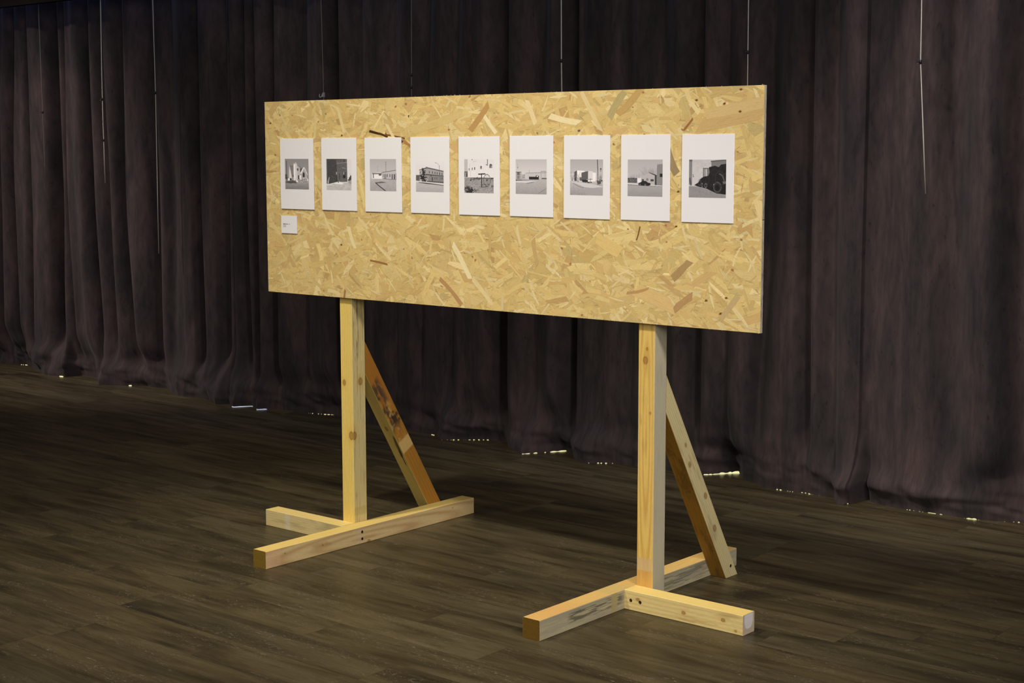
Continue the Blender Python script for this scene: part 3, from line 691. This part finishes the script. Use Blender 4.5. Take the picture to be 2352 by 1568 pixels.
def p1():   # church with a square tower
    p = Pic(1); p.grad(0, 1, 132, 150); p.grad(.80, 1, 140, 116); p.tex(0, .8, 1, 1, 10, 8, 40)
    p.box(.055, .07, .085, .80, 84); p.blob(.05, .60, .09, .14, 70, 30); p.blob(.96, .66, .07, .1, 90, 30)
    p.poly([(.20, .22), (.39, .21), (.41, .60), (.28, .62)], 118); p.poly([(.20, .22), (.17, .45), (.17, .63), (.30, .64)], 204)
    p.poly([(.55, .22), (.74, .29), (.66, .50), (.55, .45)], 120); p.poly([(.64, .33), (.72, .30), (.66, .46)], 70)
    p.box(.36, .17, .52, .72, 196); p.box(.38, .17, .44, .72, 226); p.poly([(.52, .22), (.64, .30), (.64, .62), (.52, .66)], 176)
    p.box(.38, .14, .41, .20, 190); p.box(.44, .12, .48, .18, 196); p.box(.60, .16, .62, .22, 120)
    p.poly([(.62, .50), (.80, .27), (.94, .50), (.94, .66), (.66, .66)], 162); p.poly([(.64, .47), (.79, .27), (.81, .30), (.68, .50)], 222); p.poly([(.80, .27), (.83, .28), (.95, .50), (.93, .52)], 214)
    p.poly([(.75, .60), (.75, .48), (.79, .42), (.83, .48), (.83, .60)], 52); p.box(.51, .31, .57, .39, 80); p.box(.55, .54, .60, .66, 66); p.box(.62, .54, .69, .68, 214)
    p.box(.34, .54, .37, .60, 90); p.box(.12, .64, .20, .72, 224); p.box(.20, .64, .27, .70, 50)
    p.poly([(.02, .74), (.02, .80), (.5, .80), (.48, .72), (.3, .70)], 92); p.blob(.3, .77, .25, .05, 74, 40); p.poly([(.45, .76), (.51, .66), (.56, .76)], 210); p.box(.93, .64, .98, .71, 220)
    p.tex(.35, .6, 1, .78, 46, 40, 40, 3); p.tex(.15, .2, .95, .66, 16, 40, 50, 5); return p
def p2():   # corner of a dark brick building
    p = Pic(2); p.grad(0, 1, 206, 214); p.poly([(0, 0), (.83, 0), (.84, .73), (.42, .74), (.12, .80), (0, .82)], 66); p.poly([(.40, 0), (.83, 0), (.84, .73), (.45, .74)], 92)
    p.tex(0, 0, .84, .8, 10, 14, 30); p.box(.0, 0, .035, .8, 100); p.box(.40, .15, .415, .74, 54); p.line([(.42, .145), (.83, .11)], .014, 140); p.box(.70, 0, .73, .10, 50); p.line([(.4, .02), (.7, .01)], .02, 48)
    p.line([(.64, .28), (.78, .31)], .02, 134); p.box(.66, .42, .77, .62, 60); p.box(.68, .42, .72, .50, 150); p.box(.68, .53, .76, .60, 34); p.box(.52, .46, .54, .66, 46); p.box(.39, .42, .43, .50, 150)
    p.poly([(0, .84), (.3, .78), (1, .74), (1, 1), (0, 1)], 176); p.poly([(0, .80), (.14, .80), (.3, .78), (.2, .84), (0, .86)], 196); p.tex(0, .8, 1, 1, 18, 14, 30, 2)
    p.line([(.11, .60), (.07, .78)], .02, 200); p.line([(.05, .7), (.06, .8)], .012, 180); p.poly([(.30, .79), (.40, .74), (.44, .78), (.52, .72), (.70, .79), (.6, .82)], 222); p.poly([(.46, .76), (.50, .73), (.5, .77)], 60)
    p.blob(.95, .62, .11, .15, 66, 24); p.blob(.9, .68, .08, .08, 58, 30); p.poly([(.85, .72), (1, .68), (1, .8), (.9, .78)], 150); return p
def p3():   # low buildings with a shadow bar across the yard
    p = Pic(3); p.grad(0, .62, 166, 186); p.grad(.62, 1, 168, 150); p.tex(0, .62, 1, 1, 10, 16, 30)
    p.line([(.61, .08), (.615, .42)], .016, 122); p.line([(.58, .10), (.64, .11)], .010, 130); p.line([(.59, .17), (.64, .17)], .008, 130); p.line([(.30, .22), (.30, .42)], .012, 150); p.line([(.27, .22), (.33, .22)], .008, 150)
    p.poly([(.08, .44), (.30, .42), (.52, .43), (.52, .62), (.08, .62)], 222); p.box(.09, .44, .46, .475, 110); p.box(.12, .46, .15, .60, 70); p.box(.34, .47, .44, .52, 84); p.box(.0, .47, .06, .62, 178)
    p.poly([(.46, .42), (.70, .40), (1, .33), (1, .64), (.46, .61)], 176); p.line([(.46, .42), (.70, .39), (1, .345)], .022, 110); p.line([(.5, .615), (1, .642)], .014, 96)
    for x, w in ((.50, .015), (.555, .02), (.60, .02), (.65, .025), (.75, .028), (.83, .035), (.91, .045)): p.box(x, .47+.0*x, x+w, .61+.02*(x-.5)*2 if x in (.555, .60, .83, .91) else .56, 70)
    p.box(.98, .44, 1, .64, 96); p.box(.38, .53, .42, .57, 230)
    p.poly([(.18, .74), (.45, .70), (.62, .73), (.50, .75), (.22, .765)], 100); p.tex(.15, .68, .65, .78, 20, 20, 40, 2); p.line([(.22, .75), (.38, .86), (.60, 1.0)], .030, 62); return p
def p4():   # two-storey corner building with a tree
    p = Pic(4); p.grad(0, .7, 214, 204); p.grad(.7, 1, 176, 160); p.tex(0, .7, 1, 1, 6, 10, 30)
    p.poly([(.13, .34), (.40, .27), (1, .37), (1, .72), (.13, .67)], 150); p.poly([(.13, .34), (.34, .28), (.36, .66), (.13, .66)], 172)
    p.poly([(.11, .33), (.36, .26), (.42, .25), (1, .355), (1, .385), (.42, .285), (.12, .345)], 84); p.poly([(.13, .48), (.4, .455), (1, .50), (1, .52), (.4, .485), (.13, .50)], 62); p.box(.36, .24, .42, .27, 110)
    p.poly([(.45, .49), (1, .52), (1, .71), (.45, .675)], 124); p.poly([(.4, .66), (1, .69), (1, .72), (.4, .69)], 66)
    for i, x in enumerate((.48, .59, .68, .76, .85, .93)): p.box(x, .36+.012*i, x+.022, .43+.012*i, 62)
    for x in (.68, .75, .90, .95): p.box(x, .55, x+.02, .61, 66)
    p.box(.58, .55, .61, .66, 50); p.box(.52, .505, .58, .52, 50); p.box(.15, .38, .18, .45, 90); p.box(0, .49, .14, .65, 86); p.poly([(0, .65), (.14, .64), (.14, .68), (0, .68)], 110)
    p.line([(.85, .70), (.845, .20)], .014, 104); p.line([(.845, .20), (.78, .13), (.70, .11)], .009, 140); p.line([(.70, .115), (.73, .115)], .016, 120)
    p.blob(.27, .42, .10, .18, 52, 34, .42); p.blob(.27, .55, .18, .14, 40, 34, .42); p.blob(.25, .32, .05, .08, 60, 40, .4); p.blob(.34, .65, .09, .05, 46, 40); p.line([(.25, .6), (.25, .72)], .02, 34)
    p.poly([(.10, .71), (.35, .71), (1, .785), (1, .80), (.4, .75), (.10, .725)], 74); p.poly([(0, .66), (.2, .68), (1, .74), (1, .77), (.4, .72), (0, .69)], 200); p.poly([(.10, .72), (.35, .72), (.95, .785), (.4, .755)], 74); return p
def p5():   # whitewashed wall, signpost and wagon wheel
    p = Pic(5); p.grad(0, .55, 208, 216); p.box(0, 0, .12, .36, 176); p.tex(0, 0, 1, .5, 6, 20, 20); p.grad(.54, 1, 140, 142)
    p.tex(0, .53, 1, 1, 44, 60, 60, 2); p.box(0, .36, .12, .53, 100); p.box(.04, .40, .06, .52, 170); p.box(.07, .43, .10, .53, 56); p.blob(.4, .58, .3, .05, 84, 40); p.blob(.22, .62, .05, .03, 50, 40)
    for x, y, w, h in ((.155, .27, .025, .065), (.26, .25, .03, .075), (.34, .235, .035, .08), (.55, .20, .055, .09), (.86, .14, .09, .12)): p.box(x, y+h*.3, x+w, y+h, 84); p.ell(x+w/2, y+h*.33, w/2, h*.33, 84); p.box(x+w*.45, y+h*.45, x+w*.9, y+h, 140)
    p.box(.785, 0, .805, .16, 96); p.line([(.75, .16), (.80, .18)], .02, 80); p.box(.26, 0, .285, .03, 90); p.line([(.32, .075), (.43, .06)], .008, 150); p.line([(.19, .14), (.215, .5)], .006, 140)
    p.poly([(.48, .425), (.725, .415), (.725, .45), (.48, .46)], 50); p.box(.58, .43, .605, .83, 40)
    p.ell(.775, .62, .115, .17, 58, .05); 
    for k in range(12): a = k*math.pi/6+.1; p.line([(.775, .62), (.775+.112*math.cos(a), .62+.165*math.sin(a))], .005, 86)
    p.ell(.775, .62, .02, .03, 50); p.line([(.55, .55), (.65, .555), (.85, .575), (1, .56)], .016, 60); p.blob(.95, .57, .06, .03, 44, 50); p.line([(.6, .74), (.84, .735)], .014, 56); p.line([(.6, .83), (.78, .80)], .014, 50); p.line([(.6, .75), (.68, .82)], .010, 60)
    p.blob(.18, .93, .28, .13, 44, 36, .5); p.blob(.10, .85, .18, .09, 60, 50, .5); p.blob(.97, .8, .06, .08, 96, 40); p.line([(.4, .91), (.5, .91)], .012, 60); return p
def p6():   # storage tank beside an empty road
    p = Pic(6); p.grad(0, .56, 176, 204); p.grad(.56, 1, 170, 144); p.tex(0, .58, 1, 1, 12, 50, 70)
    p.poly([(.30, .40), (.36, .385), (1, .36), (1, .56), (.30, .56)], 182); p.poly([(.33, .39), (1, .365), (1, .385), (.33, .405)], 140); p.grad(0, 0, 0, 0); p.line([(.44, .31), (.44, .39)], .012, 150)
    p.box(0, .29, .19, .58, 156); p.box(0, .29, .19, .36, 190); p.box(0, .36, .19, .375, 90); p.box(.05, .38, .13, .45, 60); p.box(.05, .47, .13, .57, 120); p.box(.055, .41, .125, .425, 150); p.line([(.065, .14), (.07, .29)], .010, 150); p.ell(.07, .24, .014, .02, 110)
    p.box(.20, .44, .30, .56, 150); p.tex(.2, .42, .32, .57, 40, 40, 40, 2); p.poly([(.30, .46), (.36, .40), (.42, .56), (.30, .56)], 186)
    p.poly([(.43, .50), (.65, .50), (.66, .46), (.70, .45), (.75, .48), (.75, .58), (.44, .58)], 40); p.box(.68, .465, .72, .505, 224); p.line([(.82, .34), (.82, .57)], .010, 110); p.line([(.95, .34), (.95, .57)], .010, 110); p.line([(.82, .345), (.98, .34)], .012, 100); p.box(.84, .53, 1, .565, 90)
    p.poly([(0, .59), (.5, .60), (.2, .61), (0, .62)], 60); p.poly([(0, .62), (.5, .62), (.68, .63), (.5, .68), (0, .67)], 196); p.poly([(.30, .69), (.65, .64), (.55, .67), (.4, .69)], 80); p.line([(.74, .97), (1, .83)], .010, 100); return p
def p7():   # box trailer on a lot
    p = Pic(7); p.grad(0, .58, 160, 184); p.grad(.60, 1, 176, 140); p.tex(0, .6, 1, 1, 12, 30, 50)
    p.poly([(.13, .36), (.21, .31), (.21, .61), (.13, .60)], 74); p.poly([(.21, .31), (.45, .325), (.45, .61), (.21, .61)], 226); p.poly([(0, .40), (.13, .40), (.13, .60), (0, .60)], 204); p.twigs(.07, .6, .28, 26, 130, .6, .004, 2); p.twigs(.24, .62, .3, 14, 120, .3, .004, 3)
    p.poly([(.35, .37), (.55, .325), (.55, .57), (.35, .57)], 88); p.poly([(.55, .325), (.69, .33), (.69, .56), (.55, .56)], 202); p.poly([(.69, .36), (.79, .375), (.78, .61), (.55, .62), (.5, .56), (.69, .56)], 222); p.box(.29, .50, .36, .60, 92); p.poly([(.35, .57), (.55, .57), (.54, .63), (.38, .63)], 44)
    p.line([(.55, .56), (.68, .55)], .012, 60); p.line([(.62, .53), (.62, .60)], .012, 60); p.blob(.55, .64, .2, .035, 62, 50); p.blob(.9, .62, .12, .10, 76, 40); p.blob(.25, .64, .05, .02, 90, 50)
    p.line([(.825, 0), (.845, .30), (.845, .70)], .020, 56); p.blob(.93, .30, .02, .06, 90, 40); p.ell(.93, .26, .02, .018, 40); p.twigs(.92, .6, .2, 20, 110, .6, .005, 9)
    p.line([(.10, .67), (.28, .76), (.42, .79)], .014, 110); p.line([(.35, .72), (.44, .76)], .010, 120); p.poly([(.0, .63), (.3, .64), (.7, .69), (.85, .72), (1, .75), (1, .78), (.6, .80), (.44, .77), (.2, .68)], 190); p.line([(.45, .79), (.7, .80), (1, .77)], .010, 130); p.poly([(.42, .84), (1, .80), (1, 1), (.55, 1)], 152); return p
def p8():   # small shed with a dark car, leafless trees
    p = Pic(8); p.grad(0, .60, 164, 180); p.grad(.68, 1, 156, 138); p.tex(0, .7, 1, 1, 5, 10, 30)
    p.twigs(.55, .48, .32, 60, 142, 1.2, .004, 4); p.twigs(.74, .42, .2, 30, 140, .9, .004, 5); p.twigs(.14, .56, .18, 40, 150, .9, .004, 6); p.twigs(.30, .56, .2, 30, 150, .6, .004, 7)
    p.poly([(0, .50), (.28, .50), (.28, .63), (0, .63)], 92); p.tex(0, .48, .3, .64, 40, 40, 40, 2); p.poly([(.40, .46), (.62, .35), (.82, .43), (.82, .68), (.40, .68)], 168); p.poly([(.61, .345), (.84, .42), (.84, .44), (.78, .43), (.61, .36)], 62)
    p.box(.78, .42, .83, .69, 58); p.poly([(.84, .13), (.88, .13), (1, .12), (1, .71), (.83, .70)], 124); p.box(.84, .12, .88, .15, 150); p.box(.92, .38, 1, .47, 36); p.box(.66, .53, .75, .59, 66); p.box(.54, .51, .59, .57, 70); p.box(.555, .52, .575, .56, 150); p.box(.41, .53, .47, .58, 74)
    p.box(.28, .50, .385, .63, 214); p.tex(.28, .5, .385, .63, 16, 30, 30, 4); p.poly([(0, .64), (.3, .65), (1, .70), (1, .73), (.3, .69), (0, .67)], 196); p.line([(0, .685), (.3, .70), (1, .725)], .010, 90)
    p.poly([(.31, .68), (.32, .64), (.39, .61), (.43, .575), (.53, .58), (.58, .62), (.66, .64), (.66, .69), (.60, .71), (.34, .705)], 38); p.ell(.36, .68, .025, .028, 90); p.ell(.51, .685, .022, .025, 120); p.ell(.51, .685, .010, .012, 40); return p
def p9():   # heap of tyres beside a pale wall
    p = Pic(9); p.grad(0, .70, 178, 188); p.tex(0, 0, .6, .3, 10, 20, 20); p.box(0, .03, .085, .66, 120); p.box(.0, 0, .09, .05, 90); p.poly([(.60, .05), (.72, .02), (1, 0), (1, .25), (.60, .25)], 112); p.line([(.6, .05), (1, .01)], .03, 86)
    p.box(.38, .22, .58, .46, 110); p.box(.41, .25, .47, .44, 140); p.box(.465, .25, .485, .44, 190); p.line([(.38, .23), (.6, .24)], .012, 80)
    p.poly([(0, .70), (.16, .70), (.5, .78), (.75, .88), (1, .93), (1, 1), (0, 1)], 132); p.tex(0, .7, 1, 1, 6, 20, 30, 2); p.blob(.12, .42, .03, .08, 110, 40); p.line([(.02, .5), (.06, .66)], .05, 84); p.blob(.13, .65, .07, .03, 190, 60)
    p.poly([(.15, .67), (.26, .60), (.31, .51), (.38, .46), (.44, .44), (.52, .43), (.56, .34), (.54, .20), (.60, .185), (.70, .16), (.80, .20), (.86, .13), (1, .11), (1, .91), (.75, .88), (.48, .76), (.3, .72), (.2, .69)], 32)
    p.tex(.2, .1, 1, .9, 9, 20, 20, 7)
    for x, y, rx, ry, c in ((.29, .60, .035, .075, 84), (.36, .67, .02, .05, 170), (.46, .68, .028, .05, 176), (.77, .72, .10, .13, 74), (.77, .72, .085, .11, 58), (.83, .50, .12, .19, 44), (.68, .32, .10, .07, 42), (.93, .27, .10, .10, 42), (.5, .55, .05, .08, 48)): p.ell(x, y, rx, ry, c, .10)
    p.line([(.82, .37), (.90, .42), (.95, .55)], .03, 84); p.ell(.795, .72, .01, .015, 200); p.ell(.67, .65, .012, .015, 130); p.poly([(.90, .57), (1, .56), (1, .62), (.93, .64)], 96); p.ell(.77, .73, .05, .07, 24); return p
PICS = [p1, p2, p3, p4, p5, p6, p7, p8, p9]
DESC = ['a pale church with a square tower', 'the dark brick corner of a building', 'low white buildings and a black bar of shadow', 'a two-storey corner building behind a tree',
        'a wagon wheel and signpost before a white wall', 'a storage tank beside an empty road', 'a box trailer parked on a lot', 'a gabled shed with a dark car before it', 'a heap of black tyres by a pale wall']
POS = ['far left', 'second from left', 'third from left', 'fourth from left', 'in the middle', 'sixth from left', 'third from right', 'second from right', 'far right']
PW_, PH_ = .2045, .2940
for i in range(9):
    x0 = .0975+.2537*i; z0 = 1.3740+(.0006 if i % 2 else 0); th = .0032
    y1 = OSB_FRONT-.0002; y0 = y1-th
    tilt = random.gauss(0, .0018)
    root = empty('photo_print', (x0+PW_/2, y1, z0))
    tag(root, 'white card print of '+DESC[i]+', '+POS[i], 'photo print', 'black and white photographs on the strand board')
    mb = MB(); r = .0004
    v = []
    for yy, ins in ((y1, 0), (y0+r, 0), (y0, r)): v += [(x0+ins, yy, z0+ins), (x0+PW_-ins, yy, z0+ins), (x0+PW_-ins, yy, z0+PH_-ins), (x0+ins, yy, z0+PH_-ins)]
    f = [(8, 9, 10, 11), (3, 2, 1, 0)]+[(j*4+k, j*4+(k+1) % 4, (j+1)*4+(k+1) % 4, (j+1)*4+k) for j in (0, 1) for k in range(4)]
    mb.add(v, f); make_obj('card', mb.v, mb.f, M_PAPER, root)
    a = PICS[i]().get()
    gx = np.linspace(x0+.0295, x0+.1755, GW); gz = np.linspace(1.5838, 1.4575, GH)
    X, Z = np.meshgrid(gx, gz)
    V = np.stack([X.ravel(), np.full(X.size, y0-.00025), Z.ravel()], -1)
    # scanned prints are never as contrasty as the world: lift the blacks a little
    g = (a.ravel()/255)**2.2*1.22+.010
    ii = (np.arange(GH-1)[:, None]*GW+np.arange(GW-1)[None, :]).ravel()
    F = np.stack([ii, ii+GW, ii+GW+1, ii+1], -1).tolist()
    c = np.stack([g*1.0, g*.955, g*.965], -1)
    make_obj('picture', V, F, M_PHOTO, root, col=c)
    root.rotation_euler = (0, tilt, 0)
# caption card
cx0, cz0, y1 = .0955, 1.2712, OSB_FRONT-.0002; y0 = y1-.0026
card = empty('caption_card', (cx0+.049, y1, cz0))
tag(card, 'small white caption card with tiny print, below the far left photo print', 'caption card')
mb = MB(); mb.box(cx0, cx0+.098, y0, y1, cz0, cz0+.0745); make_obj('card', mb.v, mb.f, M_PAPER, card)
mb = MB(); rr = random.Random(4)
def scribble(x, z, w, h, sw, gap):
    e = x+w
    while x < e:      # letter-like strokes too small to read
        k = rr.random(); lw = h*.55
        if k < .25: mb.box(x, x+sw, y0-.0002, y0, z, z+h)
        elif k < .55:
            mb.box(x, x+sw, y0-.0002, y0, z, z+h); mb.box(x+lw-sw, x+lw, y0-.0002, y0, z, z+h); mb.box(x, x+lw, y0-.0002, y0, z+h*(.42 if rr.random() < .5 else .85), z+h*(.42 if rr.random() < .5 else .85)+sw); x += lw-sw
        else:
            mb.box(x, x+sw, y0-.0002, y0, z, z+h); mb.box(x, x+lw, y0-.0002, y0, z, z+sw); mb.box(x, x+lw, y0-.0002, y0, z+h-sw, z+h); x += lw-sw
        x += sw+gap
scribble(cx0+.012, cz0+.0365, .017, .0042, .0009, .0006); scribble(cx0+.0315, cz0+.0365, .0125, .0042, .0009, .0006)
scribble(cx0+.048, cz0+.0365, .0085, .0036, .0004, .0008); scribble(cx0+.012, cz0+.0310, .017, .0026, .0003, .0007); scribble(cx0+.012, cz0+.0262, .019, .0026, .0003, .0007)
make_obj('printed_text', mb.v, mb.f, M_INK, card)

# ------------------------------------------------------------------ hanging rods and thin nylon lines in front of the curtain
YR = 1.855
RODS = [  # x top, x kink, z kink, x end, z end, radius, material, hooks, label
 (-4.515, -4.513, 1.90, -4.510, 1.37, .0022, M_CLEAR, [1.897], 'thin dull hanging rod furthest left before the curtain, ending in a fold', 'hanging_rod_or_line'),
 (-3.784, -3.800, 1.95, -3.800, 1.409, .0034, M_STEEL, [1.970, 1.696], 'bright hanging rod with two black hooks, second from the left', 'hanging_rod_or_line'),
 (-3.217, -3.216, 1.998, -3.233, .953, .0027, M_STEEL, [1.998], 'longest hanging rod, reaching lowest, with one black hook near its top', 'hanging_rod_or_line'),
 (-1.636, -1.624, 1.94, -1.617, 1.60, .0020, M_CLEAR, [], 'thin dim nylon line with a pale grey hook above the board left part', 'hanging_rod_or_line'),
 (-.907, -.914, 2.0, -.914, 1.60, .0020, M_CLEAR, [2.036, 1.968], 'thin dim nylon line with two black hooks close together above the board', 'hanging_rod_or_line'),
 (.139, .142, 2.07, .150, 1.62, .0030, M_STEEL, [2.071], 'bright hanging rod rising behind the middle of the board', 'hanging_rod_or_line'),
 (1.238, 1.241, 2.067, 1.243, 1.62, .0026, M_STEEL, [2.067], 'hanging rod rising behind the right end of the board', 'hanging_rod_or_line'),
 (2.090, 2.098, 1.99, 2.139, 1.429, .0026, M_STEEL, [1.990], 'hanging rod right of the board, its free end hanging clear of the board', 'hanging_rod_or_line')]
def hook(parent, x, z, mat, s=1.0):
    mb = MB()
    mb.tube([(x, YR, z-.010*s), (x, YR, z+.010*s)], .0065*s, 12)
    mb.tube([(x, YR-.002, z), (x-.010*s, YR-.010*s, z+.001), (x-.013*s, YR-.012*s, z)], .0036*s, 8)
    pts = [(x-.006*s-.011*s*math.sin(t), YR-.010, z-.004*s-.009*s*math.cos(t)+.004*s) for t in np.linspace(-.3, 3.6, 10)]
    mb.tube(pts, .0016*s, 6)
    make_obj('hook_clamp', mb.v, mb.f, mat, parent, smooth=True)
for (xt, xk, zk, xe, ze, r, mat, hooks, lab, nm) in RODS:
    root = empty(nm, (xe, YR, ze)); tag(root, lab, 'hanging rod', 'rods and cords hanging in front of the curtain')
    mb = MB(); dx = (xt-xk)/(2.62-zk)
    P = [(xk+dx*(3.0-zk), YR, 2.998)]+[(xk+dx*(z-zk), YR, z) for z in np.linspace(2.6, zk+.05, 6)]+[(xk, YR, zk)]
    P += [(xk+(xe-xk)*t, YR, zk+(ze-zk)*t) for t in (.06, .3, .6, 1)]
    mb.tube(P, r, 10); make_obj('shaft', mb.v, mb.f, mat, root, smooth=True)
    for z in hooks:
        x = xk+dx*(z-zk) if z > zk else xk+(xe-xk)*(z-zk)/(ze-zk)
        hook(root, x, z, M_BLACKM, .85)
    if xt == -1.636:
        mb = MB(); z = 1.945; x = -1.625
        mb.tube([(x-.024+.0*t, YR-.004, z+.004) for t in (0, 1e-3)], .003, 6)
        mb.tube([(x-.022+.010*math.cos(t), YR-.004, z-.004+.010*math.sin(t)) for t in np.linspace(2.2, 5.6, 10)]+[(x-.006, YR-.002, z+.006), (x+.002, YR-.003, z+.012)], .0028, 8)
        mb.add([(x-.010, YR-.006, z-.012), (x+.005, YR-.006, z-.012), (x+.005, YR-.006, z+.014), (x-.001, YR-.006, z+.014), (x-.010, YR+.006, z-.012), (x+.005, YR+.006, z-.012), (x+.005, YR+.006, z+.014), (x-.001, YR+.006, z+.014)],
               [(0, 1, 2, 3), (7, 6, 5, 4), (0, 4, 5, 1), (1, 5, 6, 2), (2, 6, 7, 3), (3, 7, 4, 0)])
        make_obj('hook_clamp', mb.v, mb.f, M_GREYP, root)['label'] = 'pale grey hook'

# ------------------------------------------------------------------ light
def area(name, loc, target, sx, sy, power, col, spread=180):
    l = bpy.data.lights.new(name, 'AREA'); l.shape = 'RECTANGLE'; l.size = sx; l.size_y = sy; l.energy = power; l.color = col; l.spread = math.radians(spread)
    o = bpy.data.objects.new(name, l); COL.objects.link(o); o.location = loc
    o.rotation_euler = (Vector(target)-Vector(loc)).to_track_quat('-Z', 'Y').to_euler(); return o
def spot(name, loc, target, power, col, angle, blend, radius=.08):
    l = bpy.data.lights.new(name, 'SPOT'); l.energy = power; l.color = col; l.spot_size = math.radians(angle); l.spot_blend = blend; l.shadow_soft_size = radius
    o = bpy.data.objects.new(name, l); COL.objects.link(o); o.location = loc
    o.rotation_euler = (Vector(target)-Vector(loc)).to_track_quat('-Z', 'Y').to_euler(); return o
spot('track_light_key', (.1, -2.7, 5.6), (1.0, -.2, .35), 625, (1, .93, .82), 46, .9, .12)
spot('track_light_second', (1.9, -2.9, 5.6), (1.7, -.2, .35), 340, (1, .93, .82), 46, .9, .12)
spot('side_fill', (5.4, -1.6, 3.4), (1.3, .3, .6), 370, (1, .96, .95), 50, .9, .3)  # added fill spot to brighten the right-hand timber faces
area('room_fill', (7.0, -5.6, 3.6), (1.0, .4, .6), 4.0, 2.4, 150, (1, .95, .92), 150)
spot('track_light_wash', (-5.6, -1.6, 4.6), (-4.3, 1.9, .95), 950, (1, .88, .83), 37, 1, .12)
spot('track_light_wash_middle', (-2.2, -1.6, 5.0), (-1.8, 2.0, .9), 150, (1, .90, .85), 40, 1, .12)
spot('track_light_wash_right', (1.4, -.8, 4.6), (2.45, 2.0, 1.1), 700, (1, .90, .87), 33, 1, .12)
spot('track_light_floor', (-.2, -4.0, 4.8), (.3, -1.4, 0), 190, (1, .90, .74), 80, 1, .15)
area('cove_light', (-1.5, 1.87, 2.97), (-1.5, 1.93, 2.0), 12.0, .04, 9, (.30, .42, 1.0), 140)
w = bpy.data.worlds.new('World'); S.world = w; w.use_nodes = True
w.node_tree.nodes['Background'].inputs[0].default_value = (1, .93, .86, 1); w.node_tree.nodes['Background'].inputs[1].default_value = .09

# ------------------------------------------------------------------ camera
cd = bpy.data.cameras.new('Camera'); cd.sensor_fit = 'HORIZONTAL'; cd.sensor_width = 36; cd.lens = FPX*36/2352; cd.clip_end = 60
cam = bpy.data.objects.new('Camera', cd); COL.objects.link(cam)
Mx = Matrix(((AR[0], AU[0], -AF[0], CAMC[0]), (AR[1], AU[1], -AF[1], CAMC[1]), (AR[2], AU[2], -AF[2], CAMC[2]), (0, 0, 0, 1)))
cam.matrix_world = Mx; S.camera = cam
S.view_settings.view_transform = 'Standard'; S.view_settings.look = 'None'; S.view_settings.exposure = 0; S.view_settings.gamma = 1; S.view_settings.use_curve_mapping = False
